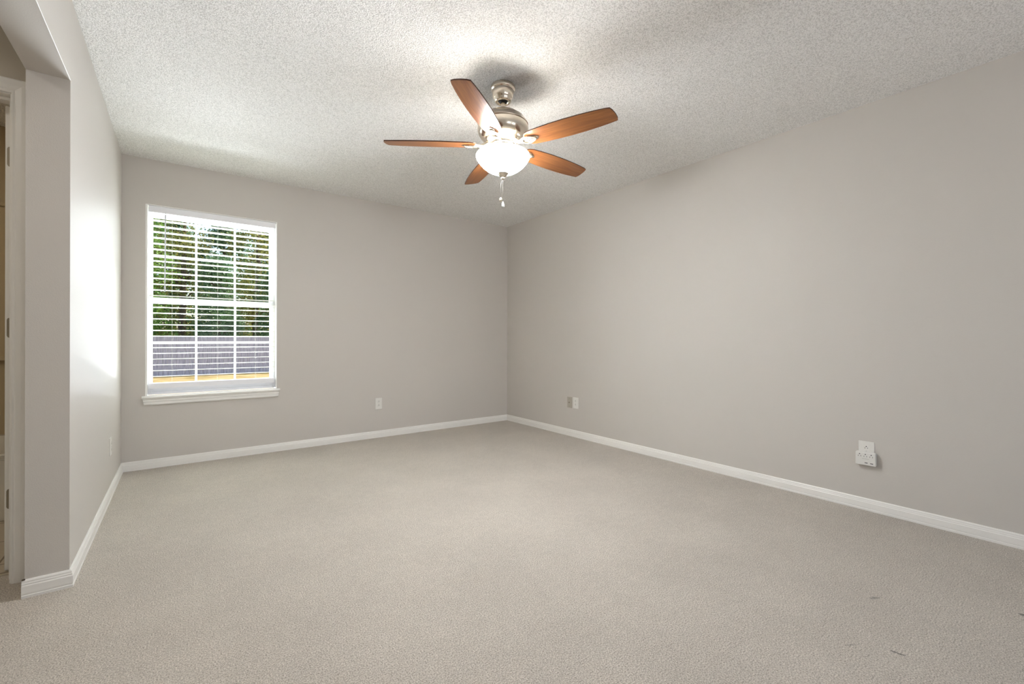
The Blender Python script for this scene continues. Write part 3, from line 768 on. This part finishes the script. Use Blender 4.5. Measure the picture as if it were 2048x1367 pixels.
def tree(name, label, x, y, h_, crown_z0, rx, ry, n, leaf, mat, seed, size=.11, conifer=False):
    rnd = random.Random(seed)
    root = empty(name, (x, y, GZ)); tag(root, label, 'tree', 'trees behind the fence')
    t = MB(); top = Vector((rnd.uniform(-.3, .3), rnd.uniform(-.3, .3), h_ * .93))
    pts = [top * (i / 6) + Vector((rnd.uniform(-.08, .08), rnd.uniform(-.08, .08), 0)) * (i > 0) for i in range(7)]
    r0 = .05 + h_ * .014
    t.tube(pts, [r0 * (1.15 - i / 6.5) for i in range(7)], 9)
    tips = []
    for i in range(22):
        z = crown_z0 + (h_ * .95 - crown_z0) * rnd.random() ** .9; a = rnd.uniform(0, 2 * PI)
        k = (z - crown_z0) / (h_ - crown_z0)
        rr = (1 - k) * .95 + .1 if conifer else math.sqrt(max(.05, 1 - (2 * k - .85) ** 2 * .75))
        p0 = top * (max(.1, (z - .6) / top.z)); p1 = Vector((math.cos(a) * rx * rr * .85, math.sin(a) * ry * rr * .85, z))
        t.tube([p0, (p0 + p1) / 2 + Vector((0, 0, .15)), p1], [.045, .03, .012], 5); tips.append((p0, p1))
    t.build('trunk', M['bark'], root)
    verts, faces = [], []
    nc = 170; cl = []
    for i in range(nc):
        k = rnd.random(); z = crown_z0 + (h_ - crown_z0) * k; a = rnd.uniform(0, 2 * PI)
        rr = ((1 - k) * .95 + .08 if conifer else math.sqrt(max(.05, 1 - (2 * k - .85) ** 2 * .75))) * math.sqrt(rnd.random())
        cl.append((Vector((math.cos(a) * rx * rr, math.sin(a) * ry * rr, z)), rnd.uniform(.28, .62)))
    for i in range(n):
        c_, r_ = cl[rnd.randrange(nc)]
        d = Vector((rnd.gauss(0, 1), rnd.gauss(0, 1), rnd.gauss(0, .75))).normalized() * r_ * rnd.random() ** .5
        p = c_ + d
        u = Vector((rnd.gauss(0, 1), rnd.gauss(0, 1), rnd.gauss(0, .6))).normalized(); v = u.orthogonal().normalized()
        v = (Matrix.Rotation(rnd.uniform(0, 2 * PI), 3, u) @ v)
        s_ = size * rnd.uniform(.6, 1.3); nrm = u.cross(v)
        b0 = len(verts)
        verts += [p - u * s_ * .5, p + v * s_ * .40 + nrm * s_ * .06, p + u * s_ * .5, p - v * s_ * .40 + nrm * s_ * .06]
        faces.append((b0, b0 + 1, b0 + 2, b0 + 3))
    me = bpy.data.meshes.new('foliage'); me.from_pydata([tuple(q) for q in verts], [], faces); me.materials.append(mat); me.update()
    fo = bpy.data.objects.new('foliage', me); C.objects.link(fo); fo.parent = root
    return root
tree('broadleaf_tree', 'bright green leafy tree just behind the fence, leftmost through the window', -1.55, 24.1, 7.6, .3, 1.30, .9, 13500, 0, M['leaf_bright'], 1, .09)
tree('leafy_tree', 'grey-green leafy tree just behind the fence, seen through the middle panes', 1.30, 24.2, 5.0, .3, 1.0, .9, 13500, 0, M['leaf_blue'], 6, .085)
tree('evergreen_tree', 'blue-green tree just behind the fence, seen through the right-hand panes', 3.85, 24.1, 5.2, .3, 1.0, .9, 13500, 0, M['leaf_blue'], 3, .085)
tree('olive_tree', 'olive-tinged tall tree in the second row behind the fence, left of centre', -.1, 26.6, 9.0, .5, 1.35, 1.1, 13500, 0, M['leaf_olive'], 2, .10)
tree('tall_tree', 'tall brownish green tree in the second row behind the fence, right of centre', 3.15, 26.8, 9.6, .5, 1.35, 1.1, 13500, 0, M['leaf_olive'], 5, .10)
tree('dark_tree', 'dark blue-green tree farthest back behind the fence, at the left', -1.9, 29.6, 8.6, .3, 1.6, 1.2, 13500, 0, M['leaf_blue'], 8, .15)
tree('dark_tree', 'dark blue-green tree farthest back behind the fence, at the right', 1.9, 29.8, 8.0, .3, 1.6, 1.2, 13500, 0, M['leaf_blue'], 9, .15)
tree('dark_tree', 'dark blue-green tree farthest back behind the fence, in the middle', -.4, 32.6, 8.4, .2, 1.7, 1.3, 13500, 0, M['leaf_blue'], 11, .15)
tree('dark_tree', 'dark blue-green tree farthest back behind the fence, right of the middle one', 4.5, 32.6, 8.4, .2, 1.7, 1.3, 13500, 0, M['leaf_blue'], 12, .15)
